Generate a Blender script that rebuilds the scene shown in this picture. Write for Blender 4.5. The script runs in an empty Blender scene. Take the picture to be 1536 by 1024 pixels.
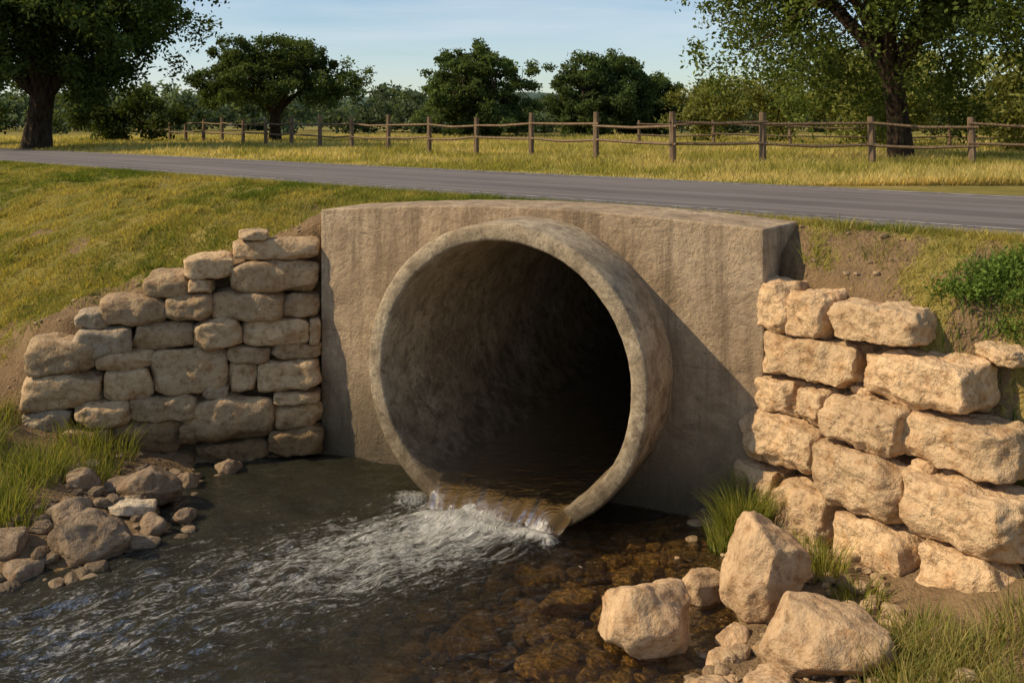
import bpy, math, random
import numpy as np
from mathutils import Vector, noise as mnoise
rng=np.random.default_rng(7); random.seed(7)
scene=bpy.context.scene
# ------------------------------------------------------------ helpers
def ss(a,b,x):
    t=np.clip((x-a)/(b-a),0,1); return t*t*(3-2*t)
def hsh(i,j,s):
    n=(i*374761393+j*668265263+s*974634541)&0xffffffff
    n=((n^(n>>13))*1274126177)&0xffffffff
    return ((n^(n>>16))&0xffff)/65535.0
def vn(x,y,s=0):
    xi=np.floor(x).astype(np.int64); yi=np.floor(y).astype(np.int64)
    fx=x-xi; fy=y-yi; fx=fx*fx*(3-2*fx); fy=fy*fy*(3-2*fy)
    a=hsh(xi,yi,s);b=hsh(xi+1,yi,s);c=hsh(xi,yi+1,s);d=hsh(xi+1,yi+1,s)
    return (a*(1-fx)+b*fx)*(1-fy)+(c*(1-fx)+d*fx)*fy
def fbm(x,y,s=0,o=4):
    r=0;a=.5;t=0
    for k in range(o):
        r=r+a*vn(x*2**k,y*2**k,s+k*17);t+=a;a*=.5
    return r/t
class MB:
    def __init__(s): s.v=[];s.f=[];s.c=[];s.m=[];s.n=0
    def add(s,v,f,c=(1,1,1),mi=0):
        v=np.asarray(v,dtype=np.float64).reshape(-1,3); f=np.asarray(f,dtype=np.int64)
        s.v.append(v); s.f.append(f+s.n)
        c=np.asarray(c,dtype=np.float64)
        if c.ndim==1: c=np.tile(c,(len(v),1))
        s.c.append(c); s.m.append(np.full(len(f),mi)); s.n+=len(v)
    def obj(s,name,mats,smooth=True,parent=None,sharp=None):
        me=bpy.data.meshes.new(name)
        V=np.concatenate(s.v); C=np.concatenate(s.c); M=np.concatenate(s.m)
        me.vertices.add(len(V)); me.vertices.foreach_set('co',V.ravel())
        L=np.concatenate([f.ravel() for f in s.f])
        T=np.concatenate([np.full(len(f),f.shape[1]) for f in s.f])
        me.loops.add(len(L)); me.loops.foreach_set('vertex_index',L.astype(np.int32))
        me.polygons.add(len(T)); st=np.concatenate([[0],np.cumsum(T)[:-1]])
        me.polygons.foreach_set('loop_start',st.astype(np.int32))
        me.polygons.foreach_set('material_index',M.astype(np.int32))
        me.update(calc_edges=True)
        me.polygons.foreach_set('use_smooth',np.full(len(T),bool(smooth)))
        ca=me.color_attributes.new(name='Col',type='FLOAT_COLOR',domain='POINT')
        ca.data.foreach_set('color',np.concatenate([C,np.ones((len(C),1))],1).ravel())
        for m in mats: me.materials.append(m)
        if sharp: me.set_sharp_from_angle(angle=math.radians(sharp))
        o=bpy.data.objects.new(name,me); scene.collection.objects.link(o)
        if parent: o.parent=parent
        return o
def nd(nt,t,ins=None,**p):
    n=nt.nodes.new(t)
    for k,v in p.items(): setattr(n,k,v)
    if ins:
        for k,v in ins.items():
            if isinstance(v,bpy.types.NodeSocket): nt.links.new(v,n.inputs[k])
            else:
                if isinstance(v,tuple) and len(v)==3 and n.inputs[k].type=='RGBA': v=(*v,1)
                n.inputs[k].default_value=v
    return n
def newmat(name):
    m=bpy.data.materials.new(name); m.use_nodes=True; nt=m.node_tree; nt.nodes.clear()
    return m,nt,nd(nt,'ShaderNodeOutputMaterial')
def mixc(nt,f,a,b,bl='MIX'):
    n=nd(nt,'ShaderNodeMix',data_type='RGBA',blend_type=bl)
    for i,v in ((0,f),(6,a),(7,b)):
        if isinstance(v,bpy.types.NodeSocket): nt.links.new(v,n.inputs[i])
        else: n.inputs[i].default_value=(*v,1) if isinstance(v,tuple) and len(v)==3 else v
    return n.outputs[2]
def ramp(nt,f,st):
    n=nd(nt,'ShaderNodeValToRGB',{0:f}); e=n.color_ramp.elements
    while len(e)<len(st): e.new(.5)
    for i,(p,c) in enumerate(st):
        e[i].position=p; e[i].color=(*c,1) if isinstance(c,tuple) else (c,c,c,1)
    return n.outputs[0]
def noi(nt,vec,sc,det=4,ro=.6,dist=0):
    return nd(nt,'ShaderNodeTexNoise',{'Vector':vec,'Scale':sc,'Detail':det,'Roughness':ro,'Distortion':dist}).outputs[0]
def mth(nt,op,a,b=0.5,clamp=False):
    return nd(nt,'ShaderNodeMath',{0:a,1:b},operation=op,use_clamp=clamp).outputs[0]
def objco(nt): return nd(nt,'ShaderNodeTexCoord').outputs['Object']
def mapping(nt,vec,sc=(1,1,1),rot=(0,0,0)):
    return nd(nt,'ShaderNodeMapping',{'Vector':vec,'Scale':sc,'Rotation':rot}).outputs[0]
def attr(nt,name='Col'): return nd(nt,'ShaderNodeAttribute',attribute_name=name)
def bump(nt,h,st,d,n=None):
    i={'Height':h,'Strength':st,'Distance':d}
    if n: i['Normal']=n
    return nd(nt,'ShaderNodeBump',i).outputs[0]
def princ(nt,out,col,rough,nrm=None,spec=.3):
    i={'Base Color':col,'Roughness':rough,'Specular IOR Level':spec}
    if nrm: i['Normal']=nrm
    p=nd(nt,'ShaderNodeBsdfPrincipled',i); nt.links.new(p.outputs[0],out.inputs[0]); return p

# ------------------------------------------------------------ layout (metres)
P0=np.array([-2.44,12.7]); U=np.array([.906,-.423]); W=np.array([.423,.906])
PL=np.array([-2.44,12.7]); DL=np.array([-.983,-.185]); NL=np.array([-.185,.983])
PR=np.array([2.5,10.6]); DR=np.array([.51,-.86]); NR=np.array([.86,.51])
R0=np.array([4.97,9.66]); RD=np.array([.7220,-.6919]); RN=np.array([.6919,.7220])
AC=2.951; CZ=1.47; HW=5.58
POLY=np.array([(-2.3,12.72),(-3.0,12.55),(-3.94,12.3),(-3.95,11.6),(-3.85,10.9),(-3.7,10.2),(-4.0,9.5),(-4.74,9.2),(-9,8),(-16,6),(-40,0),(-40,-40),(-8,-40),(-3,-10),(-1,0),(0.2,4),(.8,6.2),(1.3,7.3),(1.85,8.4),(2.05,9.3),(2.05,10.1),(1.95,10.9),(2.2,11.5),(-1.9,13.6)])
def wdist(x,y):
    d=np.full(x.shape,1e9); ins=np.zeros(x.shape,bool); n=len(POLY)
    for i in range(n):
        ax,ay=POLY[i]; bx,by=POLY[(i+1)%n]; ex,ey=bx-ax,by-ay
        t=np.clip(((x-ax)*ex+(y-ay)*ey)/(ex*ex+ey*ey),0,1)
        d=np.minimum(d,np.hypot(x-ax-t*ex,y-ay-t*ey))
        c=((ay>y)!=(by>y))
        xx=(bx-ax)*(y-ay)/(by-ay if by!=ay else 1e-9)+ax
        ins^=(c&(x<xx))
    return np.where(ins,-d,d)
def loc(x,y,P,D,N): return (x-P[0])*D[0]+(y-P[1])*D[1],(x-P[0])*N[0]+(y-P[1])*N[1]
def H(x,y):
    x=np.asarray(x,float); y=np.asarray(y,float)
    wd=wdist(x,y)+ (fbm(x*1.5,y*1.5,3)-.5)*.45
    up=np.where(x>0,.12*np.clip(wd,0,1.35)+.32*np.maximum(wd-1.35,0),.25*wd)
    bank=np.where(wd>0,.08*ss(0,.2,wd)+up,-.34*ss(0,1.4,-wd)-.03)
    bank=np.minimum(bank,1.1+.15*fbm(x*.3,y*.3,4))
    bank=bank+(fbm(x*3,y*3,5)-.5)*.12+(fbm(x*11,y*11,6,2)-.5)*.04
    dr=(x-R0[0])*RN[0]+(y-R0[1])*RN[1]; D=np.maximum(-dr,0)
    zl=3.07-.12*np.minimum(D,2.9)-.43*np.maximum(D-2.9,0)
    zr=3.07-.62*np.maximum(D-.25,0)
    bumps=(fbm(x*.8,y*.8,9)-.5)*.34*ss(.2,1.5,D)+(fbm(x*3.4,y*3.4,11)-.5)*.13*ss(.1,.6,D)+(fbm(x*10,y*10,12,2)-.5)*.06*ss(.1,.6,D)
    zl=np.maximum(zl+bumps,bank); zr=np.maximum(zr+bumps,bank)
    a,b=loc(x,y,P0,U,W)
    zl=zl+(3.06-zl)*ss(-1.3,0,a)*ss(-.1,.6,b)
    s,sl=loc(x,y,PL,DL,NL); wl=.22+2.4*ss(3.2,4.8,s)
    fl=ss(.12,.12+wl,sl)
    t,sr=loc(x,y,PR,DR,NR); wr=.22+1.0*ss(1.7,3.2,t)+1.8*ss(3,5.5,t)
    fr=ss(.15,.15+wr,sr)
    left=bank+(zl-bank)*fl; right=bank+(zr-bank)*fr
    mid=bank+(3.06-bank)*ss(.45,.55,b)
    z=np.where(a<.02,left,np.where(a>HW-.1,right,mid))
    z=np.where(dr>-.02,3.07,z)
    far=ss(9,30,dr)
    z=z+far*((fbm(x*.05,y*.05,20)-.5)*.5)
    return z
def soilmask(x,y,z):
    n=fbm(x*1.3,y*1.3,31)-.5
    s,sl=loc(x,y,PL,DL,NL); t,sr=loc(x,y,PR,DR,NR); a,b=loc(x,y,P0,U,W)
    L=ss(1.25,.3,sl+n*1.9)*ss(-.8,-.3,s)*ss(7,4.5,s)*(a<.1)
    L=np.maximum(L,ss(1.0,.3,np.hypot(a+.2,b*.7)+n)*(a<.2))
    R=ss(1.35,.45,sr+n*2.2)*(a>HW-.2)*ss(5.5,3.8,t)
    B=ss(.42,.2,z+n*.35)
    pt=.75*ss(.38,.28,fbm(x*.9,y*.9,33,5))
    m=np.maximum(np.maximum(L,R),np.maximum(B,pt))
    dr=(x-R0[0])*RN[0]+(y-R0[1])*RN[1]
    return np.where(dr>0,0.0,m)

# ------------------------------------------------------------ materials
def grass_tone(nt,co):
    n1=noi(nt,co,.35,4,.6); n2=noi(nt,co,7,3,.7)
    c=ramp(nt,n1,[(.3,(.13,.135,.03)),(.5,(.25,.22,.06)),(.68,(.38,.30,.105))])
    return mixc(nt,n2,mixc(nt,1.0,c,(.5,.5,.45),'MULTIPLY'),mixc(nt,1.0,c,(1.3,1.22,1.1),'MULTIPLY'))
m_ter,nt,out=newmat('ground_mat'); co=objco(nt)
g=grass_tone(nt,co); at=attr(nt); sp=nd(nt,'ShaderNodeSeparateColor',{0:at.outputs[0]})
n3=noi(nt,co,3.5,5,.7); n4=noi(nt,co,28,4,.7)
soil=mixc(nt,n4,ramp(nt,n3,[(.3,(.085,.052,.026)),(.7,(.29,.19,.10))]),(.26,.175,.095))
f=mth(nt,'ADD',sp.outputs[0],mth(nt,'MULTIPLY',mth(nt,'SUBTRACT',noi(nt,co,9,4,.7),.5),1.4)); f=ramp(nt,f,[(.38,0.0),(.6,1.0)])
c=mixc(nt,f,g,soil)
bed=ramp(nt,noi(nt,co,4,5,.75),[(.3,(.10,.065,.025)),(.5,(.32,.22,.09)),(.72,(.55,.40,.18))])
c=mixc(nt,sp.outputs[1],c,bed)
princ(nt,out,c,.95,bump(nt,mth(nt,'ADD',n4,mth(nt,'MULTIPLY',n3,2.0)),.8,.05),.1)

m_con,nt,out=newmat('concrete_mat'); co=objco(nt)
n1=noi(nt,co,.9,5,.65); n2=noi(nt,co,14,5,.75); n3=noi(nt,mapping(nt,co,(3.5,3.5,.3)),1.6,5,.65); n8=noi(nt,co,2.4,5,.7,.6)
c=ramp(nt,n1,[(.3,(.30,.21,.125)),(.5,(.44,.325,.205)),(.7,(.56,.43,.285))])
c=mixc(nt,ramp(nt,n2,[(.35,.5),(.6,0.0)]),c,(.23,.165,.10))
c=mixc(nt,ramp(nt,n3,[(.46,0.0),(.68,.8)]),c,(.15,.105,.065))
c=mixc(nt,ramp(nt,n8,[(.50,0.0),(.66,.6)]),c,(.20,.14,.085))
pits=mth(nt,'MULTIPLY',ramp(nt,noi(nt,co,34,2,.5),[(.27,1.0),(.33,0.0)]),ramp(nt,n1,[(.42,0.0),(.6,1.0)]))
c=mixc(nt,pits,c,(.12,.085,.06))
z=nd(nt,'ShaderNodeSeparateXYZ',{0:co}).outputs[2]
seam=nd(nt,'ShaderNodeMapRange',{0:mth(nt,'ABSOLUTE',mth(nt,'SUBTRACT',mth(nt,'ADD',z,mth(nt,'MULTIPLY',n1,.06)),1.62)),1:.0,2:.018,3:.3,4:0.0}).outputs[0]
c=mixc(nt,seam,c,(.12,.09,.06))
wet=mth(nt,'ADD',z,mth(nt,'MULTIPLY',mth(nt,'SUBTRACT',n3,.5),1.8))
wetm=nd(nt,'ShaderNodeMapRange',{0:wet,1:1.25,2:.15,3:0.0,4:.9}).outputs[0]
c=mixc(nt,wetm,c,(.075,.06,.036))
hgt=mth(nt,'SUBTRACT',mth(nt,'ADD',n2,mth(nt,'MULTIPLY',n8,1.5)),mth(nt,'MULTIPLY',pits,.6))
princ(nt,out,c,.88,bump(nt,hgt,.8,.035),.25)

m_pipe,nt,out=newmat('pipe_concrete_mat'); co=objco(nt)
n1=noi(nt,co,1.8,6,.72,.4); n2=noi(nt,co,22,5,.8); n9=noi(nt,co,5,5,.7,.5)
c=ramp(nt,n1,[(.3,(.24,.18,.11)),(.5,(.42,.33,.215)),(.7,(.58,.47,.32))])
c=mixc(nt,ramp(nt,n9,[(.36,.75),(.52,0.0)]),c,(.17,.125,.08))
c=mixc(nt,ramp(nt,n2,[(.38,.6),(.52,0.0)]),c,(.15,.115,.075))
z=nd(nt,'ShaderNodeSeparateXYZ',{0:co}).outputs[2]
wet=mth(nt,'ADD',z,mth(nt,'MULTIPLY',mth(nt,'SUBTRACT',n9,.5),2.0))
wetm=nd(nt,'ShaderNodeMapRange',{0:wet,1:1.4,2:.2,3:0.0,4:.88}).outputs[0]
c=mixc(nt,wetm,c,(.085,.06,.032))
princ(nt,out,c,.85,bump(nt,mth(nt,'ADD',n2,n9),.8,.02),.25)

def stonemat(name,wetline,bm=.035):
    m,nt,out=newmat(name); co=objco(nt); at=attr(nt)
    n1=noi(nt,co,2.6,5,.65); n2=noi(nt,co,13,5,.72); n6=noi(nt,co,5.0,4,.6,.3)
    c=mixc(nt,1.0,at.outputs[0],ramp(nt,n1,[(.25,(.66,.57,.48)),(.5,(1,.97,.93)),(.75,(1.2,1.15,1.08))]),'MULTIPLY')
    c=mixc(nt,ramp(nt,n2,[(.34,.8),(.52,0.0)]),c,mixc(nt,1.0,c,(.52,.43,.34),'MULTIPLY'))
    c=mixc(nt,ramp(nt,n6,[(.54,0.0),(.68,.5)]),c,mixc(nt,1.0,c,(.82,.62,.43),'MULTIPLY'))
    z=nd(nt,'ShaderNodeSeparateXYZ',{0:co}).outputs[2]
    wet=mth(nt,'ADD',z,mth(nt,'MULTIPLY',mth(nt,'SUBTRACT',n6,.5),.5))
    wm=nd(nt,'ShaderNodeMapRange',{0:wet,1:wetline,2:wetline-.22,3:0.0,4:.8}).outputs[0]
    c=mixc(nt,wm,c,mixc(nt,1.0,c,(.25,.22,.16),'MULTIPLY'))
    h=mth(nt,'ADD',n2,mth(nt,'MULTIPLY',n6,1.6))
    princ(nt,out,c,.9,bump(nt,h,1.0,bm),.2); return m
m_stL=stonemat('left_wall_stone_mat',.55); m_stR=stonemat('limestone_mat',.08,.045); m_rock=stonemat('boulder_mat',.05,.03)
m_bed=stonemat('streambed_stone_mat',-9)

m_asp,nt,out=newmat('asphalt_mat'); co=objco(nt)
n1=noi(nt,co,.5,4,.6); n2=noi(nt,co,90,2,.7)
rr=mapping(nt,co,(1,1,1),(0,0,math.radians(43.8))); st=noi(nt,mapping(nt,rr,(.05,1.6,1)),1.5,4,.6)
c=ramp(nt,n1,[(.3,(.085,.072,.070)),(.7,(.13,.112,.107))])
c=mixc(nt,ramp(nt,st,[(.4,.0),(.62,.75)]),c,(.20,.178,.165))
c=mixc(nt,ramp(nt,n2,[(.4,.0),(.7,.5)]),c,(.22,.195,.18))
princ(nt,out,c,.9,bump(nt,n2,.4,.01),.15)
m_line,nt,out=newmat('road_paint_mat'); co=objco(nt)
c=mixc(nt,ramp(nt,noi(nt,co,5,5,.75),[(.42,1.0),(.55,0.0)]),(.42,.40,.37),(.16,.15,.14)); princ(nt,out,c,.8)

m_wood,nt,out=newmat('weathered_wood_mat'); co=objco(nt)
n1=noi(nt,mapping(nt,co,(14,14,1.5)),2,4,.6); c=ramp(nt,n1,[(.3,(.085,.055,.034)),(.7,(.27,.19,.12))])
princ(nt,out,c,.9,bump(nt,n1,.5,.01),.15)
m_bark,nt,out=newmat('bark_mat'); co=objco(nt)
n1=noi(nt,mapping(nt,co,(5,5,1.2)),2,5,.7); c=ramp(nt,n1,[(.35,(.015,.010,.007)),(.7,(.085,.06,.04))])
princ(nt,out,c,.95,bump(nt,n1,.9,.06),.1)
def leafmat(name,tr=.35):
    m,nt,out=newmat(name); at=attr(nt)
    d=nd(nt,'ShaderNodeBsdfDiffuse',{'Color':at.outputs[0]})
    t=nd(nt,'ShaderNodeBsdfTranslucent',{'Color':mixc(nt,1.0,at.outputs[0],(1.4,1.3,.6),'MULTIPLY')})
    x=nd(nt,'ShaderNodeMixShader',{0:tr,1:d.outputs[0],2:t.outputs[0]}); nt.links.new(x.outputs[0],out.inputs[0]); return m
m_leaf=leafmat('leaf_mat',.35); m_grass=leafmat('grass_blade_mat',.4)
m_hill,nt,out=newmat('hazy_wooded_hill_mat'); co=objco(nt)
c=ramp(nt,noi(nt,co,.12,5,.7),[(.35,(.055,.085,.068)),(.65,(.115,.155,.13))]); princ(nt,out,c,1.0,bump(nt,noi(nt,co,.25,4,.7),1,3.0),0)  # bluish aerial haze painted into the hill colour

# water
def watermat(name,fall=False):
    m,nt,out=newmat(name); co=objco(nt)
    fo=attr(nt,'foam').outputs['Fac']; fu=attr(nt,'flow_u').outputs['Fac']; fv=attr(nt,'flow_v').outputs['Fac']
    fc=nd(nt,'ShaderNodeCombineXYZ',{0:fu,1:fv,2:0.0}).outputs[0]
    s1=noi(nt,mapping(nt,fc,(1.3,5,1)),2.2,5,.72,1.0); s2=noi(nt,mapping(nt,fc,(6,13,1)),2.2,4,.75,1.2)
    w1=noi(nt,mapping(nt,co,(1.0,2.4,1),(0,0,math.radians(-35))),2.6,3,.6,.8); w2=noi(nt,mapping(nt,co,(1,1.8,1),(0,0,math.radians(-20))),12,3,.6,.5)
    hgt=mth(nt,'ADD',mth(nt,'ADD',w1,mth(nt,'MULTIPLY',w2,.33)),mth(nt,'MULTIPLY',mth(nt,'ADD',s1,mth(nt,'MULTIPLY',s2,.5)),mth(nt,'ADD',mth(nt,'MULTIPLY',fo,1.5),.25)))
    nb=bump(nt,hgt,1.0,.10 if not fall else .03)
    k=mth(nt,'ADD',mth(nt,'MULTIPLY',s1,.55),mth(nt,'MULTIPLY',s2,.6))
    thr=mth(nt,'SUBTRACT',mth(nt,'ADD',k,mth(nt,'MULTIPLY',fo,.34)),.74)
    fm=mth(nt,'MULTIPLY',thr,4.5,True)
    fm=mth(nt,'MULTIPLY',fm,mth(nt,'MULTIPLY',fo,3.0,True))
    tr=nd(nt,'ShaderNodeBsdfTransparent',{'Color':(.88,.78,.55)})
    df=nd(nt,'ShaderNodeBsdfDiffuse',{'Color':(.024,.023,.013)})
    body=nd(nt,'ShaderNodeMixShader',{0:.6,1:tr.outputs[0],2:df.outputs[0]})
    if not fall: nt.links.new(attr(nt,'murk_shade').outputs['Fac'],body.inputs[0])
    else: df.inputs[0].default_value=(.17,.105,.035,1)
    gl=nd(nt,'ShaderNodeBsdfGlossy',{'Color':(.95,.97,1),'Roughness':.06,'Normal':nb})
    fr=nd(nt,'ShaderNodeFresnel',{'IOR':1.42 if not fall else 1.33,'Normal':nb})
    x=nd(nt,'ShaderNodeMixShader',{0:fr.outputs[0],1:body.outputs[0],2:gl.outputs[0]})
    foam=nd(nt,'ShaderNodeBsdfDiffuse',{'Color':(.80,.78,.72),'Normal':nb})
    y=nd(nt,'ShaderNodeMixShader',{0:mth(nt,'MULTIPLY',fm,.9),1:x.outputs[0],2:foam.outputs[0]})
    nt.links.new(y.outputs[0],out.inputs[0]); return m
m_wat=watermat('stream_water_mat'); m_fall=watermat('outflow_water_mat',True)

# ------------------------------------------------------------ terrain
def axis(segs):
    r=[]
    for a,b,s in segs: r+=list(np.arange(a,b-1e-6,s))
    r.append(segs[-1][1]); return np.array(r)
ax=axis([(-720,-60,40),(-60,-12,1.2),(-12,-6.6,.25),(-6.6,6.6,.08),(6.6,12,.3),(12,60,1.5),(60,720,40)])
ay=axis([(-120,0,10),(0,5,.5),(5,14.9,.08),(14.9,30,.25),(30,81,1.5),(81,800,30)])
X,Y=np.meshgrid(ax,ay); Z=H(X,Y); nx,ny=len(ax),len(ay)
V=np.stack([X,Y,Z],-1).reshape(-1,3)
idx=np.arange(nx*ny).reshape(ny,nx)
F=np.stack([idx[:-1,:-1],idx[:-1,1:],idx[1:,1:],idx[1:,:-1]],-1).reshape(-1,4)
cc=V[F].mean(1); a,b=loc(cc[:,0],cc[:,1],P0,U,W)
F=F[~((a>.2)&(a<HW-.2)&(b>.3)&(b<.75))]
sm=soilmask(V[:,0],V[:,1],V[:,2]); bd=ss(.04,-.08,V[:,2])
mb=MB(); mb.add(V,F,np.stack([sm,bd,sm*0],1)); mb.obj('ground',[m_ter])

# ------------------------------------------------------------ water surface
wx=axis([(-40,-8,1),(-8,-5.5,.15),(-5.5,3.0,.045),(3.0,4,.5)]); wy=axis([(-40,4,1),(4,6.5,.2),(6.5,13.0,.045),(13.0,13.6,.3)])
X,Y=np.meshgrid(wx,wy)
FP=np.array([(-.15,10.7),(-.6,10.25),(-1.3,9.8),(-2.15,9.3),(-3.0,8.75),(-3.8,8.0),(-5.2,6.8),(-9,4),(-16,-4),(-24,-20)])
bd_=np.full(X.shape,1e9); fu=np.zeros(X.shape); fv=np.zeros(X.shape); acc=0
for i in range(len(FP)-1):
    A,B=FP[i],FP[i+1]; e=B-A; L=np.hypot(*e); t=((X-A[0])*e[0]+(Y-A[1])*e[1])/L**2
    tc=np.clip(t,0 if i else -2,1); dx=X-A[0]-tc*e[0]; dy=Y-A[1]-tc*e[1]; d=np.hypot(dx,dy)
    sg=np.sign(e[0]*dy-e[1]*dx); k=d<bd_
    fu=np.where(k,acc+tc*L,fu); fv=np.where(k,sg*d,fv); bd_=np.where(k,d,bd_); acc+=L
wid=.78+.24*np.clip(fu,0,6)
foam=np.exp(-(fv/wid)**2)*(.42+.75*np.exp(-np.clip(fu-.3,0,99)/1.4))*ss(-.1,.25,fu)
aa,bb=loc(X,Y,P0,U,W)
edge=np.exp(-((bb+1.33+.06*np.sin(aa*5))/.13)**2)*ss(.95,.75,np.abs(aa-AC)); foam=np.maximum(foam,edge*1.25)
foam=foam*ss(9.5,4.5,fu)*(.65+.7*fbm(X*1.2,Y*1.2,47))
side=np.exp(-((X+1.1)**2+(Y-11.1)**2)/.07); foam=np.maximum(foam,side*1.0)
ripp=(fbm(X*2.2+Y*.8,Y*3.2-X*1.4,41)-.5)
calm=ss(-1.5,1.0,X-(Y-8.5)*.3)
amp=.04+.10*foam+.05*ss(.5,-3,X)-.015*calm
Z=ripp*amp*1.3+(fbm(X*7,Y*9,43)-.5)*(.014+.07*foam)+.06*foam*ss(1.8,.3,fu)
murk_shade=.02+.72*ss(.5,-2.0,X-(Y-8.5)*.35)+.1*ss(10.6,11.8,Y)  # murky water, plus shade under the left wall put into its colour
nx,ny=len(wx),len(wy); idx=np.arange(nx*ny).reshape(ny,nx)
F=np.stack([idx[:-1,:-1],idx[:-1,1:],idx[1:,1:],idx[1:,:-1]],-1).reshape(-1,4)
V=np.stack([X,Y,Z],-1).reshape(-1,3); cc=V[F].mean(1); a,b=loc(cc[:,0],cc[:,1],P0,U,W)
keep=(b<.25)|(a<0)
keep&=~((b>-.86)&(np.abs(a-AC)<.78))
mb=MB(); mb.add(V,F[keep]); wo=mb.obj('stream_water',[m_wat])
def fattr(o,n,arr):
    at=o.data.attributes.new(n,'FLOAT','POINT'); at.data.foreach_set('value',np.asarray(arr,dtype=np.float32).ravel())
fattr(wo,'foam',foam); fattr(wo,'flow_u',fu); fattr(wo,'flow_v',fv); fattr(wo,'murk_shade',np.clip(murk_shade,0,.86))

# outflow inside culvert + small cascade over the pipe lip
na,nb_=110,90
A_=np.linspace(-1,1,na); B_=np.concatenate([np.linspace(13.5,.6,16)[:-1],np.linspace(.6,-.55,nb_)])
AA,BB=np.meshgrid(A_,B_)     # BB measured from the pipe lip (negative = outside)
lip=.10+.16*(fbm(AA*2.5,AA*0,52)-.5)
half=.83-.10*ss(0,-.35,BB)
dd=np.maximum(lip-BB,0)
zz=.25-.02*ss(.4,0,BB)-1.25*dd**1.6-.10*ss(.82,1.0,np.abs(AA))*ss(.1,-.05,BB)
lat=AA*half
zz=zz+(fbm(AA*5,BB*3,51)-.5)*.06*ss(1,-.1,BB)+(fbm(AA*14,BB*4,53)-.5)*.03*ss(.2,-.3,BB)
px=P0[0]+(AC+lat)*U[0]+(BB-.885)*W[0]; py=P0[1]+(AC+lat)*U[1]+(BB-.885)*W[1]
V=np.stack([px,py,zz],-1).reshape(-1,3); idx=np.arange(V.shape[0]).reshape(len(B_),na)
F=np.stack([idx[:-1,:-1],idx[:-1,1:],idx[1:,1:],idx[1:,:-1]],-1).reshape(-1,4)
F=F[V[F][:,:,2].max(1)>-.015]
mb=MB(); mb.add(V,F); fo_=mb.obj('culvert_outflow_water',[m_fall])
fattr(fo_,'foam',(1.1*ss(-.14,-.34,BB)*(.5+.8*fbm(AA*3,BB*2,60))+.6*ss(.0,-.2,BB)*fbm(AA*4,BB*0,61))); fattr(fo_,'flow_u',BB*1.1); fattr(fo_,'flow_v',lat)

# ------------------------------------------------------------ headwall
def P3(a,b,z): return (P0[0]+a*U[0]+b*W[0],P0[1]+a*U[1]+b*W[1],z)
TH=1.06; zb=-.9; rh=1.6
def topz(a): return 3.10+.13*math.sin(math.pi*min(max(a/HW,0),1))
angs=list(np.linspace(-math.pi,math.pi,145)[:-1])
for (ca,cz) in ((0,zb),(HW,zb),(0,topz(0)),(HW,topz(HW))): angs.append(math.atan2(cz-CZ,ca-AC))
angs=sorted(set(angs)); n=len(angs)
def hit(th):
    c,s=math.cos(th),math.sin(th); best=1e9
    if c>1e-6: best=min(best,(HW-AC)/c)
    if c<-1e-6: best=min(best,-AC/c)
    if s<-1e-6: best=min(best,(zb-CZ)/s)
    if s>1e-6:
        r=(3.1-CZ)/s
        for _ in range(8): r=(topz(AC+r*c)-CZ)/s
        best=min(best,r)
    return AC+best*c,CZ+best*s
mb=MB(); vs=[]
ringn=7
for layer in (0,1):
    for k in range(ringn):
        for th in angs:
            ha,hz=hit(th); ca,cz=AC+rh*math.cos(th),CZ+rh*math.sin(th); t=k/(ringn-1)
            a_=ca+(ha-ca)*t; z_=cz+(hz-cz)*t
            bb_=0 if layer==0 else TH
            if layer==1: a_+= .225*(max(a_-AC,0)/(HW-AC))
            if k==ringn-1 and z_>3: z_+=mnoise.noise(Vector((a_*5,layer*7,0)))*.008
            vs.append(P3(a_,bb_,z_))
fs=[]
def I(l,k,i): return (l*ringn+k)*n+i%n
for i in range(n):
    for k in range(ringn-1):
        fs.append((I(0,k,i),I(0,k,i+1),I(0,k+1,i+1),I(0,k+1,i)))
        fs.append((I(1,k,i),I(1,k+1,i),I(1,k+1,i+1),I(1,k,i+1)))
    fs.append((I(0,0,i),I(1,0,i),I(1,0,i+1),I(0,0,i+1)))
    fs.append((I(0,ringn-1,i),I(0,ringn-1,i+1),I(1,ringn-1,i+1),I(1,ringn-1,i)))
mb.add(vs,fs); hw=mb.obj('concrete_headwall',[m_con],smooth=False)
bm=hw.modifiers.new('bev','BEVEL'); bm.width=.03; bm.segments=3; bm.limit_method='ANGLE'; bm.angle_limit=math.radians(50)
# pipe
mb=MB(); prof=[(13.5,1.47),(6,1.47),(2,1.47),(.2,1.47),(-.4,1.47),(-.855,1.472),(-.878,1.487),(-.885,1.50),(-.885,1.57),(-.885,1.63),(-.876,1.648),(-.855,1.66),(-.4,1.66),(.02,1.66),(.4,1.66)]
N=180; vs=[];fs=[]
for (b_,r_) in prof:
    for i in range(N):
        th=2*math.pi*i/N; q=mnoise.noise(Vector((math.cos(th)*6,math.sin(th)*6,b_*3)))*.005+mnoise.noise(Vector((math.cos(th)*22,math.sin(th)*22,b_*9)))*.006
        if b_>1: q=0
        r=r_+q; vs.append(P3(AC+r*math.cos(th),b_+(q*.6 if b_<-.8 else 0),CZ+r*math.sin(th)))
for k in range(len(prof)-1):
    for i in range(N): fs.append((k*N+i,k*N+(i+1)%N,(k+1)*N+(i+1)%N,(k+1)*N+i))
mb.add(vs,fs); mb.add([P3(AC,13.5,CZ)]+[vs[i] for i in range(N)],[(0,1+i,1+(i+1)%N) for i in range(N)])  # end disc added to close the bore and keep it black
mb.obj('concrete_culvert_pipe',[m_pipe],sharp=50)

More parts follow.
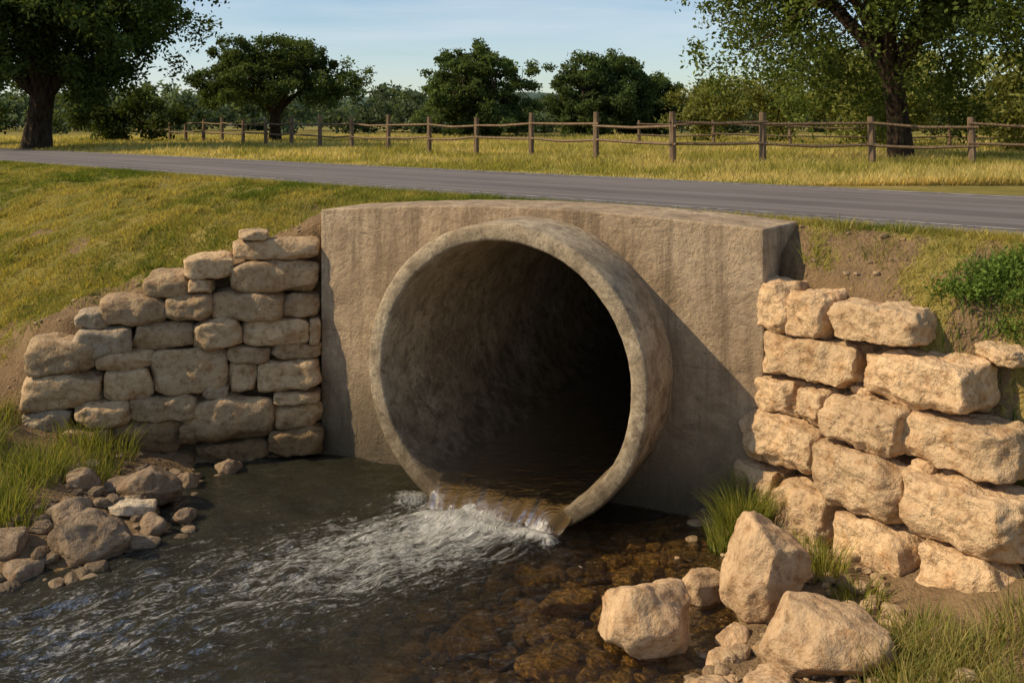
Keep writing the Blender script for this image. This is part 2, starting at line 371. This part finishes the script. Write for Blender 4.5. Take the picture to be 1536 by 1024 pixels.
# ------------------------------------------------------------ stones
_cache={}
def cube_grid(n):
    if n in _cache: return _cache[n]
    vs={};fs=[]
    def vid(p):
        k=tuple(int(round(q)) for q in p)
        if k not in vs: vs[k]=len(vs)
        return vs[k]
    for axn in range(3):
        for s in (0,n):
            for i in range(n):
                for j in range(n):
                    q=[]
                    for (di,dj) in ((0,0),(1,0),(1,1),(0,1)):
                        p=[0,0,0]; p[axn]=s; p[(axn+1)%3]=i+di; p[(axn+2)%3]=j+dj; q.append(vid(p))
                    if s==0: q=q[::-1]
                    fs.append(q)
    V=np.array(list(vs.keys()),float)/n*2-1
    _cache[n]=(V,np.array(fs)); return _cache[n]
def rock(size,seed,e=5,cuts=6,off=(.72,.98),rough=.05,n=12,ridge=0,fr=1.3):
    r=np.random.default_rng(seed); V,F=cube_grid(n)
    V=np.tan(V*math.pi/4*.98)/math.tan(math.pi/4*.98)
    q=V/((np.abs(V)**e).sum(1,keepdims=True)**(1/e))
    for _ in range(cuts):
        nn=r.normal(size=3); nn/=np.linalg.norm(nn); ext=(np.abs(nn)**(e/(e-1))).sum()**((e-1)/e)
        o=ext*r.uniform(*off); am=np.maximum(q@nn-o,0); q=q-am[:,None]*nn*.96
    q=q*np.asarray(size)/2
    S=min(size); of=r.uniform(-50,50,3)
    dis=np.array([mnoise.fractal(Vector(p*(fr/S)+of),.8,2.2,5) for p in q])
    if ridge: dis=dis-ridge*np.array([abs(mnoise.noise(Vector(p*(2.4/S)+of*1.7))) for p in q])
    nrm=q/np.asarray(size)**1.0; nrm/=np.linalg.norm(nrm,axis=1,keepdims=True)
    return q+nrm*(dis*rough*S)[:,None],F
def rotz(V,a): c,s=math.cos(a),math.sin(a); return V@np.array([[c,s,0],[-s,c,0],[0,0,1]])
def rotx(V,a): c,s=math.cos(a),math.sin(a); return V@np.array([[1,0,0],[0,c,s],[0,-s,c]])
def roty(V,a): c,s=math.cos(a),math.sin(a); return V@np.array([[c,0,-s],[0,1,0],[s,0,c]])
# left wall, elevation drawing in drawing units (1 m ~ 126 units along, ~119 up)
LS=[(344,358,480,392),(268,382,345,417),(338,391,479,439),(210,410,282,447),(279,418,314,441),(312,436,424,480),(422,440,481,476),
(146,444,247,484),(246,439,316,480),(110,465,160,494),(108,489,193,536),(189,482,287,522),(285,475,359,523),(357,477,466,515),(463,475,482,515),
(42,506,143,559),(140,521,230,551),(223,520,339,588),(337,516,403,543),(401,512,481,538),(30,556,154,612),(152,548,226,597),(335,541,386,585),(383,536,481,584),
(298,570,337,592),(113,597,194,637),(192,586,294,626),(270,590,410,655),(408,582,481,600),(408,598,482,638),(38,609,114,650),(90,637,166,690),(162,625,268,676),(265,626,295,660),(400,637,484,676),
(150,676,292,730),(288,656,402,690),(285,690,400,740),(398,676,486,735),(60,690,152,740),(352,346,398,362)]
mb=MB()
for i,(x0,y0,x1,y1) in enumerate(LS):
    s0,s1=(481-x1)/126,(481-x0)/126; sm_=(s0+s1)/2; k=.00851-.000124*sm_
    z1,z0=4.2-(y0-185)*k,4.2-(y1-185)*k
    r=np.random.default_rng(100+i)
    dep=.5
    V,F=rock(((s1-s0)*1.0,dep,(z1-z0)*1.0),200+i,e=r.uniform(4.5,7),cuts=11,off=(.78,.98),rough=.10,n=15,ridge=.5)
    V=roty(V,r.uniform(-.035,.035)); V=rotz(V,r.uniform(-.14,.14)); V=rotx(V,r.uniform(-.08,.14))
    zc=(z0+z1)/2; sd=.17-.16*(1-zc/2.7)+r.uniform(-.08,.05)
    cx=PL+DL*sm_+NL*sd
    W3=np.stack([cx[0]-V[:,0]*DL[0]+V[:,1]*NL[0],cx[1]-V[:,0]*DL[1]+V[:,1]*NL[1],zc+V[:,2]],1)
    base=np.array([.50,.37,.225])*r.uniform(.75,1.15); 
    if r.random()<.25: base=np.array([.38,.31,.22])*r.uniform(.8,1.1)
    mb.add(W3,F,base)
mb.obj('stone_retaining_wall',[m_stL],sharp=60)
# t0,t1,z0,z1,set-back,tilt
RS=[(.10,.60,2.05,2.56,.02,0),(.58,1.05,2.07,2.55,-.0,0),(1.05,2.02,2.12,2.50,.10,-.015),(.06,1.40,1.60,2.06,0,-.02),(1.40,2.52,1.64,2.12,.06,-.015),(.05,.75,1.25,1.60,-.02,-.01),(.76,1.12,1.23,1.60,.0,0),
(1.12,2.0,1.18,1.63,-.03,-.03),(.03,1.08,.72,1.24,-.05,-.02),(1.78,2.95,1.22,1.64,.04,-.03),(1.08,2.08,.62,1.18,-.07,-.03),(-.05,.54,.28,.71,-.07,0),(.54,1.38,.04,.66,-.10,-.03),(2.0,3.12,.64,1.21,-.03,-.02),(1.40,2.27,-.14,.62,-.14,-.02),(2.28,3.05,-.14,.63,-.13,.0),(-.1,.54,-.2,.28,-.08,0),
(1.28,1.52,1.60,1.70,.0,0),(2.05,2.27,1.12,1.24,-.02,0),(3.06,3.5,-.1,.45,.10,0),(2.35,2.75,2.10,2.26,.35,.1)]
mb=MB()
for i,(t0,t1,z0,z1,sdo,tl) in enumerate(RS):
    r=np.random.default_rng(500+i); dep=.62 if z1-z0>.3 else .3
    V,F=rock(((t1-t0)*.995,dep,(z1-z0)*1.0),600+i,e=r.uniform(9,14),cuts=24,off=(.79,.95),rough=.10,n=28,ridge=.7,fr=1.9)
    V=roty(V,tl+r.uniform(-.012,.012)); V=rotz(V,r.uniform(-.11,.11)); V=rotx(V,r.uniform(-.04,.05))
    zc=(z0+z1)/2; sd=.22+sdo-.10*(1-zc/2.5)+r.uniform(-.06,.06); cx=PR+DR*(t0+t1)/2+NR*sd
    W3=np.stack([cx[0]+V[:,0]*DR[0]+V[:,1]*NR[0],cx[1]+V[:,0]*DR[1]+V[:,1]*NR[1],zc+V[:,2]],1)
    mb.add(W3,F,np.array([.63,.455,.275])*r.uniform(.86,1.1))
mb.obj('stone_retaining_wall',[m_stR],sharp=60)

# boulders
BO=[(1.05,7.98,.88,.68,.62,0,.0,.2),(2.13,8.42,.80,.62,.84,.1,.25,.5),(2.28,7.42,1.0,.72,.60,.10,.0,-.2),(1.72,8.85,.5,.38,.32,.03,0,.3),(1.38,8.95,.24,.2,.16,.02,0,0),
(1.62,7.62,.3,.26,.2,.04,0,.5),(1.45,7.2,.40,.34,.24,.03,0,1),(1.85,7.15,.42,.34,.26,.08,0,2),(2.15,6.85,.40,.3,.28,.12,0,.4),(1.78,8.0,.30,.26,.2,.03,0,.8),(1.60,7.35,.28,.2,.18,.04,0,1.8),
(-3.98,10.95,.70,.50,.44,.08,0,.1),(-4.05,9.62,.84,.58,.48,.05,0,.2),(-4.0,10.45,.52,.38,.14,.20,.1,.3),(-4.5,10.1,.50,.40,.38,.10,0,.6),(-4.85,9.55,.5,.4,.30,.08,0,0),(-3.45,12.1,.34,.26,.2,-.0,0,0),(-4.65,10.75,.4,.3,.3,.25,0,1),
(-4.55,9.3,.40,.3,.22,.0,0,.8),(-3.65,9.9,.34,.28,.2,.0,0,.3),(-3.5,10.6,.30,.24,.18,.0,0,1.3),(-3.7,10.2,.34,.3,.24,.02,0,2.1),(-4.3,10.95,.36,.3,.26,.14,0,.4),(-5.3,9.6,.42,.34,.28,.10,0,1.1),(-3.75,11.5,.36,.28,.22,.03,0,1.7),
(-.35,8.6,.60,.5,.34,-.24,0,.4),(.35,8.15,.48,.4,.3,-.24,0,1.4),(-3.0,11.1,.8,.6,.3,-.22,0,.2),(.55,9.15,.6,.3,.24,-.20,0,.1),(.2,9.6,.4,.3,.24,-.22,0,2),(-1.0,7.9,.5,.4,.3,-.26,0,1),(.9,8.9,.4,.3,.22,-.17,0,.7),(-.1,7.5,.4,.34,.26,-.24,0,.9),(1.15,9.6,.35,.3,.2,-.17,0,.7),(.8,7.3,.35,.3,.2,-.17,0,.3),(-.7,9.0,.35,.3,.2,-.24,0,.3)]
for i,(x,y,sx,sy,sz,zo,tl,rz) in enumerate(BO):
    big=sx>.6
    V,F=rock((sx,sy,sz),900+i,e=3.4,cuts=20,off=(.62,.88),rough=.085,n=26 if big else 13,ridge=.3)
    V=rotz(roty(V,tl),rz); V=V+np.array([x,y,zo+sz*.5-.08 if zo>=0 else zo])
    r=np.random.default_rng(i)
    col=np.array([.53,.375,.225]) if x>0 else np.array([.29,.22,.15])
    if zo<-.1: col=np.array([.46,.32,.14])
    if i==13: col=np.array([.55,.48,.36])
    mb=MB(); mb.add(V,F,col*r.uniform(.85,1.1)); mb.obj('boulder',[m_rock if zo>-.1 else m_bed],sharp=50)
# gravel mass
r=np.random.default_rng(3)
tmpl=[rock((1,.8,.6),1200+k,e=2.6,cuts=8,off=(.65,.95),rough=.08,n=4) for k in range(8)]
def scatter(mb,n,fx,fy,smin,smax,cond,col):
    xs=r.uniform(*fx,n); ys=r.uniform(*fy,n); zs=H(xs,ys); ok=cond(xs,ys,zs)
    for x,y,z in zip(xs[ok],ys[ok],zs[ok]):
        V,F=tmpl[r.integers(8)]; s=smin+(smax-smin)*r.random()**3
        mb.add(rotz(V*s,r.uniform(0,6.3))+np.array([x,y,z+s*.12]),F,np.array(col)*r.uniform(.6,1.2))
mb=MB()
scatter(mb,300,(-5.6,-3.3),(9.0,12.0),.04,.26,lambda x,y,z:(z>-.12)&(z<.36),(.26,.20,.135))
scatter(mb,650,(.9,3.2),(6.0,10.6),.04,.22,lambda x,y,z:(z>-.12)&(z<.45),(.45,.33,.20))
scatter(mb,2600,(-6.4,5.2),(7.5,14.5),.02,.10,lambda x,y,z:(z>.6)&(soilmask(x,y,z)>.5),(.38,.28,.175))
mb.obj('gravel',[m_rock],smooth=False)
mb=MB(); scatter(mb,2000,(-3,2),(6.5,10.7),.06,.30,lambda x,y,z:(z<-.1),(.44,.31,.14))
mb.obj('streambed_pebbles',[m_bed],smooth=False)

# ------------------------------------------------------------ road
L0,L1=-420,70; tt=np.concatenate([np.arange(L0,-30,10),np.arange(-30,12,.15),np.arange(12,L1,5)])
def strip(name,d0,d1,z,mat,jit=0,dz=0):
    e0=d0+(fbm(tt*1.4,tt*0,71)-.5)*jit+(fbm(tt*7,tt*0,72)-.5)*jit*.5; mb=MB()
    cols=[e0,np.full(tt.shape,(d0+d1)/2),np.full(tt.shape,d1)-(fbm(tt*1.4,tt*0,73)-.5)*jit]
    zz=[z,z+dz,z]; vs=[]
    for c_,z_ in zip(cols,zz): vs.append(np.stack([R0[0]+RD[0]*tt+RN[0]*c_,R0[1]+RD[1]*tt+RN[1]*c_,np.full(tt.shape,z_)],1))
    n=len(tt); F=[]
    for k in range(2): 
        i=np.arange(n-1); F.append(np.stack([k*n+i,k*n+i+1,(k+1)*n+i+1,(k+1)*n+i],1))
    mb.add(np.concatenate(vs),np.concatenate(F)); return mb.obj(name,[mat])
strip('road',.02,5.8,3.10,m_asp,.25,.03)
strip('road_edge_line',5.30,5.41,3.1118,m_line,.01)
strip('road_edge_line',.55,.62,3.1118,m_line,.01)

# ------------------------------------------------------------ tubes, fence
def tube(mb,pts,rad,seg=8,mi=0,c=(1,1,1)):
    pts=np.asarray(pts,float); n=len(pts); T=np.gradient(pts,axis=0); T/=np.linalg.norm(T,axis=1,keepdims=True)+1e-9
    ref=np.array([1,0,0]) if abs(T[0,0])<.7 else np.array([0,1,0])
    A=np.cross(T,ref); A/=np.linalg.norm(A,axis=1,keepdims=True)+1e-9; B=np.cross(T,A)
    th=np.arange(seg)*2*math.pi/seg; r=np.asarray(rad)
    V=pts[:,None,:]+r[:,None,None]*(np.cos(th)[None,:,None]*A[:,None,:]+np.sin(th)[None,:,None]*B[:,None,:])
    i=np.arange(n-1)[:,None]*seg; j=np.arange(seg)[None,:]; j2=(j+1)%seg
    F=np.stack([i+j,i+j2,i+seg+j2,i+seg+j],-1).reshape(-1,4); mb.add(V.reshape(-1,3),F,c,mi)
    mb.add(V[-1],np.arange(seg)[None,:],c,mi)
def fence(name,posts,hp,r1=.085,rails=(1.0,.56)):
    mb=MB(); r=np.random.default_rng(11); tops=[]
    for (x,y) in posts:
        z=float(H(np.array([x]),np.array([y]))[0]); h=hp*r.uniform(.93,1.07); dx,dy=r.uniform(-.04,.04,2)
        tube(mb,[(x,y,z-.1),(x+dx*.5,y+dy*.5,z+h*.5),(x+dx,y+dy,z+h)],[r1*1.05,r1,r1*.92],6); tops.append((x,y,z))
    for a_,b_ in zip(tops[:-1],tops[1:]):
        for rh_ in rails:
            h0=rh_*hp*.80+r.uniform(-.07,.06); h1=rh_*hp*.80+r.uniform(-.07,.06)
            A=np.array(a_)+[0,-.06,h0]; B=np.array(b_)+[0,-.06,h1]; e=(B-A)/np.linalg.norm(B-A)*.12
            mid=(A+B)/2+[0,0,r.uniform(-.08,.01)]
            tube(mb,[A-e,mid,B+e],[.038,.046,.036],5)
    return mb.obj(name,[m_wood],smooth=False)
fl=[(14.9,24.6),(11.75,25.4),(9.45,26.1),(6.6,26.2),(4.2,26.0)]
for n_ in range(1,17): fl.append((4.2-1.8*n_,26+2.51*n_))
fence('wooden_fence',fl,1.40,.095)
fence('wooden_fence',[(6+3.4*k,47-.6*k) for k in range(9)],1.35,.08)

# ------------------------------------------------------------ foliage
def leaves(mb,C,size,col,r,asp=.5,mi=1):
    n=len(C); a=r.normal(size=(n,3)); a/=np.linalg.norm(a,axis=1,keepdims=True)
    b=np.cross(a,r.normal(size=(n,3))); b/=np.linalg.norm(b,axis=1,keepdims=True)+1e-9
    s=np.asarray(size).reshape(-1,1)*np.ones((n,1))
    V=np.stack([C+a*s,C+b*s*asp,C-a*s,C-b*s*asp],1).reshape(-1,3)
    F=np.arange(4*n).reshape(n,4); mb.add(V,F,np.repeat(col,4,axis=0),mi)
def clump_leaves(mb,cen,R,n,size,cA,cB,r,mi=1,flat=.7,droop=0.):
    d=r.normal(size=(n,3)); d/=np.linalg.norm(d,axis=1,keepdims=True)
    rad=R*r.random((n,1))**.45*(1+.25*r.normal(size=(n,1)))
    C=cen+d*rad*[1,1,flat]; 
    if droop: C[:,2]-=np.abs(r.normal(size=n))*droop
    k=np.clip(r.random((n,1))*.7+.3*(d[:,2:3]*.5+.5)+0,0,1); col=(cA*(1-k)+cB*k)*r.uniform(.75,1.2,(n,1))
    leaves(mb,C,size*r.uniform(.6,1.3,n),col,r,mi=mi)
def tree(name,x,y,cz,rx,rz,tr,fork,K,per,ls,R,cA,cB,seed,cx=0,nl=6,zmin=-.5,droop=0,lean=0,env0=.74,enva=.42):
    r=np.random.default_rng(seed); z0=float(H(np.array([x]),np.array([y]))[0])
    cA=np.array(cA);cB=np.array(cB); mb=MB()
    top=np.array([x+lean,y,z0+fork])
    pts=[np.array([x,y,z0-.2]),np.array([x,y,z0+.12]),np.array([x+lean*.3,y,z0+fork*.45]),top]
    tube(mb,pts,[tr*1.6,tr*1.2,tr*.95,tr*.9],12)
    nodes=[]; cc=np.array([x+cx,y,cz])
    for k in range(nl):
        an=2*math.pi*(k+r.uniform(-.3,.3))/nl; el=r.uniform(.1,.85)
        end=cc+np.array([math.cos(an)*rx*.75*math.cos(el),math.sin(an)*rx*.75*math.cos(el),rz*(-.1+.7*math.sin(el))])
        m1=top+(end-top)*.3+np.array([0,0,.12*rx*r.uniform(-.2,1)]); m2=top+(end-top)*.65+r.normal(size=3)*.06*rx
        P=np.array([top-[0,0,.15*fork],top+(m1-top)*.5,m1,(m1+m2)/2+r.normal(size=3)*.03*rx,m2,(m2+end)/2,end]); 
        tube(mb,P,tr*np.array([.62,.55,.44,.36,.28,.18,.07]),8); nodes+=[(p,rr) for p,rr in zip(P[1:],[.55,.44,.36,.28,.18,.07])]
    NP=np.array([p for p,_ in nodes])
    for k in range(K):
        for _ in range(40):
            d=r.normal(size=3); d/=np.linalg.norm(d)
            if d[2]<zmin: continue
            env=env0+enva*mnoise.noise(Vector(d*1.9+Vector((seed,0,0))))+.12
            q=(r.random()**.38)*env
            c_=cc+d*q*np.array([rx,rx,rz])
            if c_[2]>cz+zmin*rz: break
        j=np.argmin(np.linalg.norm(NP-c_,axis=1)); p=NP[j]
        mid=(p+c_)/2+r.normal(size=3)*.12*R+np.array([0,0,.15*R])
        tube(mb,[p,mid,c_],np.array([.16,.09,.03])*tr,4)
        br=r.uniform(.7,1.25); Rk=R*r.uniform(.65,1.25)
        for _ in range(5):
            o=r.normal(size=3)*Rk*.62*[1,1,.6]
            clump_leaves(mb,c_+o,Rk*.55,per//5,ls,cA*br,cB*br,r,droop=droop)
    return mb.obj(name,[m_bark,m_leaf],smooth=False)
GA=(.035,.058,.018); GB=(.12,.16,.05)
tree('live_oak_tree',11.8,30.2,10.0,8.8,5.6,.34,2.9,170,760,.082,1.15,(.055,.08,.02),(.165,.205,.052),21,cx=.3,nl=9,zmin=-.92,droop=.5,lean=-.3)
tree('live_oak_tree',-21.0,44,9.2,7.6,5.5,.55,2.6,130,640,.12,1.2,(.03,.05,.015),(.10,.135,.038),22,cx=-.3,nl=7,zmin=-.84,droop=.3,lean=.3)
tree('mesquite_tree',-13.8,58,6.7,4.5,2.5,.34,1.7,90,620,.095,.8,(.04,.064,.02),(.13,.17,.055),23,nl=7,zmin=-.5,droop=.12,env0=.86,enva=.12)
tree('oak_tree',-2.5,75,6.3,4.2,3.8,.35,1.8,90,620,.13,.9,(.05,.08,.026),(.145,.19,.062),24,nl=6,zmin=-.9,env0=.82,enva=.25)
tree('oak_tree',7.6,85,6.0,4.3,4.0,.35,1.6,95,620,.15,1.0,(.042,.068,.025),(.115,.155,.055),25,zmin=-.95,env0=.88,enva=.12)
tree('oak_tree',12.4,88,5.3,3.1,3.2,.3,1.4,55,560,.15,.95,(.042,.068,.025),(.11,.15,.053),26,zmin=-.95,env0=.88,enva=.12)
def mass(name,items,ls,cA,cB,seed,per,R):
    r=np.random.default_rng(seed); mb=MB(); cA=np.array(cA);cB=np.array(cB)
    for (x,y,w,h) in items:
        z0=3.05; br=r.uniform(.7,1.25); K=max(6,int(w*h/R/R*.8))
        for _ in range(K):
            d=r.normal(size=3); d/=np.linalg.norm(d); q=r.random()**.4
            c_=np.array([x,y,z0+h*.5])+d*q*np.array([w*.5,w*.5,h*.5])*r.uniform(.75,1.1); b2=br*r.uniform(.7,1.2)
            clump_leaves(mb,c_,R*r.uniform(.6,1.2),per,ls,cA*b2,cB*b2,r,mi=0)
    return mb.obj(name,[m_leaf],smooth=False)
r=np.random.default_rng(5)
items=[]
for k in range(95):
    yy=r.uniform(105,170); xx=(-.62+1.3*(k+r.random())/95)*yy; items.append((xx,yy,r.uniform(6,13),r.uniform(3.6,6.3)*yy/125))
mass('distant_trees',items,.36,(.07,.10,.06),(.14,.18,.10),6,75,1.5)
items=[]
for xx,w,h in ((-25,6,3.4),(-21.5,5,3.0),(-18.2,5,3.2),(-28,6,4),(-31,6,4.5)): items.append((xx*1.12,52+r.uniform(-3,5),w,h))
mass('shrub_thicket',items,.13,GA,(.13,.16,.045),7,240,.9)
items=[]
for xx,yy,w,h in ((11.5,58,5,3.8),(14.5,55,5,4.6),(17.5,50,6,5.2),(20.5,52,6,5),(24,47,6,5.4),(27.5,49,6,5),(21,42,4.5,3.6),(16,46,3.5,3),(26,40,5,4.6),(31,46,7,6),(19,60,7,6),(25,62,8,6.5),(14,66,6,5)):
    items.append((xx,yy,w,h))
mass('willow_thicket',items,.12,(.10,.115,.026),(.29,.295,.085),8,220,.9)

# hills
mb=MB(); xs=np.linspace(-650,650,200)
for (yy,hh,sd) in ((520,15,1),(420,9.5,2)):
    z1=3+hh*(.55+.75*fbm(xs*.012,xs*0,80+sd,5)); V=np.concatenate([np.stack([xs,xs*0+yy-60,xs*0+1],1),np.stack([xs,xs*0+yy-25,1+(z1)*.7],1),np.stack([xs,xs*0+yy,z1],1)])
    i=np.arange(199); mb.add(V,np.concatenate([np.stack([k*200+i,k*200+i+1,(k+1)*200+i+1,(k+1)*200+i],1) for k in (0,1)]))
mb.obj('hills',[m_hill])

# ------------------------------------------------------------ grass
def blades(mb,x,y,h,w,lean,cA,cB,r,z=None):
    n=len(x); z=H(x,y) if z is None else z; th=r.uniform(0,2*math.pi,n); ph=r.uniform(0,2*math.pi,n)
    wx_,wy_=np.cos(th)*w,np.sin(th)*w; lx,ly=np.cos(ph)*lean*h,np.sin(ph)*lean*h
    B=np.stack([x,y,z-.01],1); o=np.stack([wx_,wy_,wx_*0],1); V=np.stack([B-o,B+o,B+np.stack([lx,ly,h],1)],1).reshape(-1,3)
    pat=np.clip((fbm(x*.45,y*.45,91)-.5)*2.6+.5+(fbm(x*2.6,y*2.6,92)-.5)*1.3+r.normal(size=n)*.2,0,1)[:,None]
    c=(np.array(cA)*(1-pat)+np.array(cB)*pat)*r.uniform(.7,1.25,(n,1))
    mb.add(V,np.arange(3*n).reshape(n,3),np.repeat(c,3,axis=0))
r=np.random.default_rng(12)
GG=(.13,.17,.03); GY=(.44,.36,.105)
# embankment turf
mb=MB()
n=400000; y=11+20*r.random(n)**1.5; x=(-.58+.62*r.random(n))*y
dr=(x-R0[0])*RN[0]+(y-R0[1])*RN[1]; z=H(x,y); sm_=soilmask(x,y,z); a,b=loc(x,y,P0,U,W)
ok=(dr<-.03)&(z>.25)&(r.random(n)>sm_*1.1-.06)&~((a>-.02)&(b<1.1))
x,y,z=x[ok],y[ok],z[ok]; cl=fbm(x*2.6,y*2.6,95)
h=(.02+.26*np.clip(cl-.25,0,1)**1.6)*r.uniform(.5,1.5,len(x)); blades(mb,x,y,h,.005+.0004*y,.8,GG,GY,r,z)
n=130000; x=r.uniform(2.2,8.5,n); y=r.uniform(4,12,n); dr=(x-R0[0])*RN[0]+(y-R0[1])*RN[1]; z=H(x,y); sm_=soilmask(x,y,z)
a,b=loc(x,y,P0,U,W)
ok=(dr<-.03)&(z>.12)&(r.random(n)>sm_*1.1-.06)&((a>HW)|(b<0))&(x<.62*y+.8)
x,y,z=x[ok],y[ok],z[ok]; h=(.03+.30*np.clip(fbm(x*2.6,y*2.6,96)-.22,0,1)**1.5)*r.uniform(.5,1.6,len(x)); blades(mb,x,y,h,.006,.8,GG,GY,r,z)
n=40000; t=r.uniform(-40,9,n); d=-.25*r.random(n)**2+.02; x=R0[0]+RD[0]*t+RN[0]*d; y=R0[1]+RD[1]*t+RN[1]*d
blades(mb,x,y,.04+.08*r.random(n),.008,.8,GG,GY,r)
mb.obj('embankment_grass',[m_grass],smooth=False)
# pasture
mb=MB(); n=250000; y=18+62*r.random(n)**1.7; x=(-.6+1.25*r.random(n))*y
dr=(x-R0[0])*RN[0]+(y-R0[1])*RN[1]; ok=dr>5.78; x,y,dr=x[ok],y[ok],dr[ok]
h=(.05+.30*ss(5.8,8.5,dr)*fbm(x*.6,y*.6,97))*r.uniform(.5,1.4,len(x)); blades(mb,x,y,h,.005+.0006*y,.6,(.30,.28,.065),(.62,.50,.20),r)
mb.obj('pasture_grass',[m_grass],smooth=False)
# tall tufts
def tuft(mb,cx,cy,n,height,spread,cA,cB,r,w=.006,out=.6):
    a=r.uniform(0,2*math.pi,n); q=spread*np.sqrt(r.random(n)); x=cx+np.cos(a)*q; y=cy+np.sin(a)*q; z=H(x,y)-.03
    hh=height*r.uniform(.45,1.15,n); d=a+r.normal(size=n)*.6; ln=hh*out*r.uniform(.2,1.1,n); th=r.uniform(0,math.pi,n)
    V=[]
    for t in (0,.4,.75,1.0):
        P=np.stack([x+np.cos(d)*ln*t**1.8,y+np.sin(d)*ln*t**1.8,z+hh*(t-.22*t**3)],1); o=np.stack([np.cos(th),np.sin(th),th*0],1)*w*(1-t*.92)
        V+= [P-o,P+o]
    V=np.stack(V,1).reshape(-1,3); F=[]
    i=np.arange(n)*8
    for k in range(3): F.append(np.stack([i+2*k,i+2*k+1,i+2*k+3,i+2*k+2],1))
    k=r.random((n,1)); c=(np.array(cA)*(1-k)+np.array(cB)*k)*r.uniform(.7,1.2,(n,1)); mb.add(V,np.concatenate(F),np.repeat(c,8,axis=0))
TG=(.10,.145,.026); TY=(.36,.33,.085)
mb=MB(); tuft(mb,2.32,9.95,900,.66,.24,TG,TY,r); tuft(mb,2.1,9.85,300,.45,.15,TG,TY,r); mb.obj('grass_tuft',[m_grass],smooth=False)
mb=MB()
for (x,y,n,h,s) in ((2.75,8.85,220,.40,.22),(2.72,9.3,160,.32,.2),(2.9,8.3,160,.3,.22),(3.1,7.6,160,.28,.25)): tuft(mb,x,y,n,h,s,TG,TY,r)
mb.obj('grass_tuft',[m_grass],smooth=False)
mb=MB()
for k in range(76):
    x=r.uniform(2.55,4.9); y=r.uniform(5.3,7.5); tuft(mb,x,y,110,r.uniform(.2,.42),.28,TG,(.46,.37,.14),r)
mb.obj('bank_grass',[m_grass],smooth=False)
mb=MB()
for k in range(66):
    x=r.uniform(-7.4,-4.7); y=r.uniform(9.7,12.0)
    if x>-4.95 and y<10.4: continue
    tuft(mb,x,y,130,r.uniform(.22,.55),.3,TG,TY,r)
mb.obj('bank_grass',[m_grass],smooth=False)
# scattered dry tufts on both embankments
mb=MB()
for k in range(330):
    if k<140: x=r.uniform(2.9,6.2); y=r.uniform(7.6,11)
    else: x=r.uniform(-7.5,-2.2); y=r.uniform(12.3,16)
    dr_=(x-R0[0])*RN[0]+(y-R0[1])*RN[1]; a_,b_=loc(x,y,P0,U,W); s_,q_=loc(x,y,PL,DL,NL); t_,v_=loc(x,y,PR,DR,NR)
    if dr_>-.2 or (a_>-.15 and a_<HW+.3 and b_>-.2 and b_<1.3): continue
    if k<140 and v_<.75: continue
    if k>=140 and q_<.5: continue
    tuft(mb,x,y,45,r.uniform(.10,.24),.14,TG,(.46,.36,.14),r,w=.005,out=.9)
mb.obj('embankment_tufts',[m_grass],smooth=False)
mb=MB()
for k in range(26):
    x=r.uniform(4.0,5.0); y=r.uniform(8.3,9.3); z=float(H(np.array([x]),np.array([y]))[0])
    clump_leaves(mb,np.array([x,y,z+.08]),.18,240,.022,np.array([.065,.115,.022]),np.array([.20,.28,.06]),r,mi=0)
    tuft(mb,x,y,60,.26,.2,(.07,.12,.025),(.19,.27,.06),r)
mb.obj('roadside_shrub',[m_grass],smooth=False)

# ------------------------------------------------------------ light, sky, camera
Ld=Vector((.98,.14,-.80)); sl=bpy.data.lights.new('sun','SUN'); sl.energy=5.0; sl.angle=math.radians(.5); sl.color=(1,.82,.56)
so=bpy.data.objects.new('sun',sl); so.rotation_euler=Ld.to_track_quat('-Z','Y').to_euler(); scene.collection.objects.link(so)
w=bpy.data.worlds.new('World'); scene.world=w; w.use_nodes=True; nt=w.node_tree; nt.nodes.clear()
sk=nd(nt,'ShaderNodeTexSky',sky_type='NISHITA'); sk.sun_disc=False; sk.sun_elevation=math.atan2(.80,.99); sk.sun_rotation=math.atan2(-.98,-.14); sk.dust_density=.3; sk.air_density=1.0; sk.ozone_density=3.0
tc=nd(nt,'ShaderNodeTexCoord').outputs['Generated']; cl=noi(nt,mapping(nt,tc,(1.2,1.2,9)),2.0,7,.6,.4)
c=mixc(nt,ramp(nt,cl,[(.40,.0),(.72,.5)]),sk.outputs[0],(6.2,6.6,7.1))
bg=nd(nt,'ShaderNodeBackground',{'Color':c,'Strength':.125}); wo_=nd(nt,'ShaderNodeOutputWorld',{0:bg.outputs[0]})
cam=bpy.data.cameras.new('camera'); cam.lens=35; cam.sensor_width=36; cam.shift_y=-.2129; cam.clip_end=2500; cam.clip_start=.05
cob=bpy.data.objects.new('camera',cam); cob.location=(0,0,4.2); cob.rotation_euler=(math.radians(90),0,0); scene.collection.objects.link(cob); scene.camera=cob
scene.view_settings.view_transform='Standard'; scene.view_settings.look='None'; scene.view_settings.exposure=0
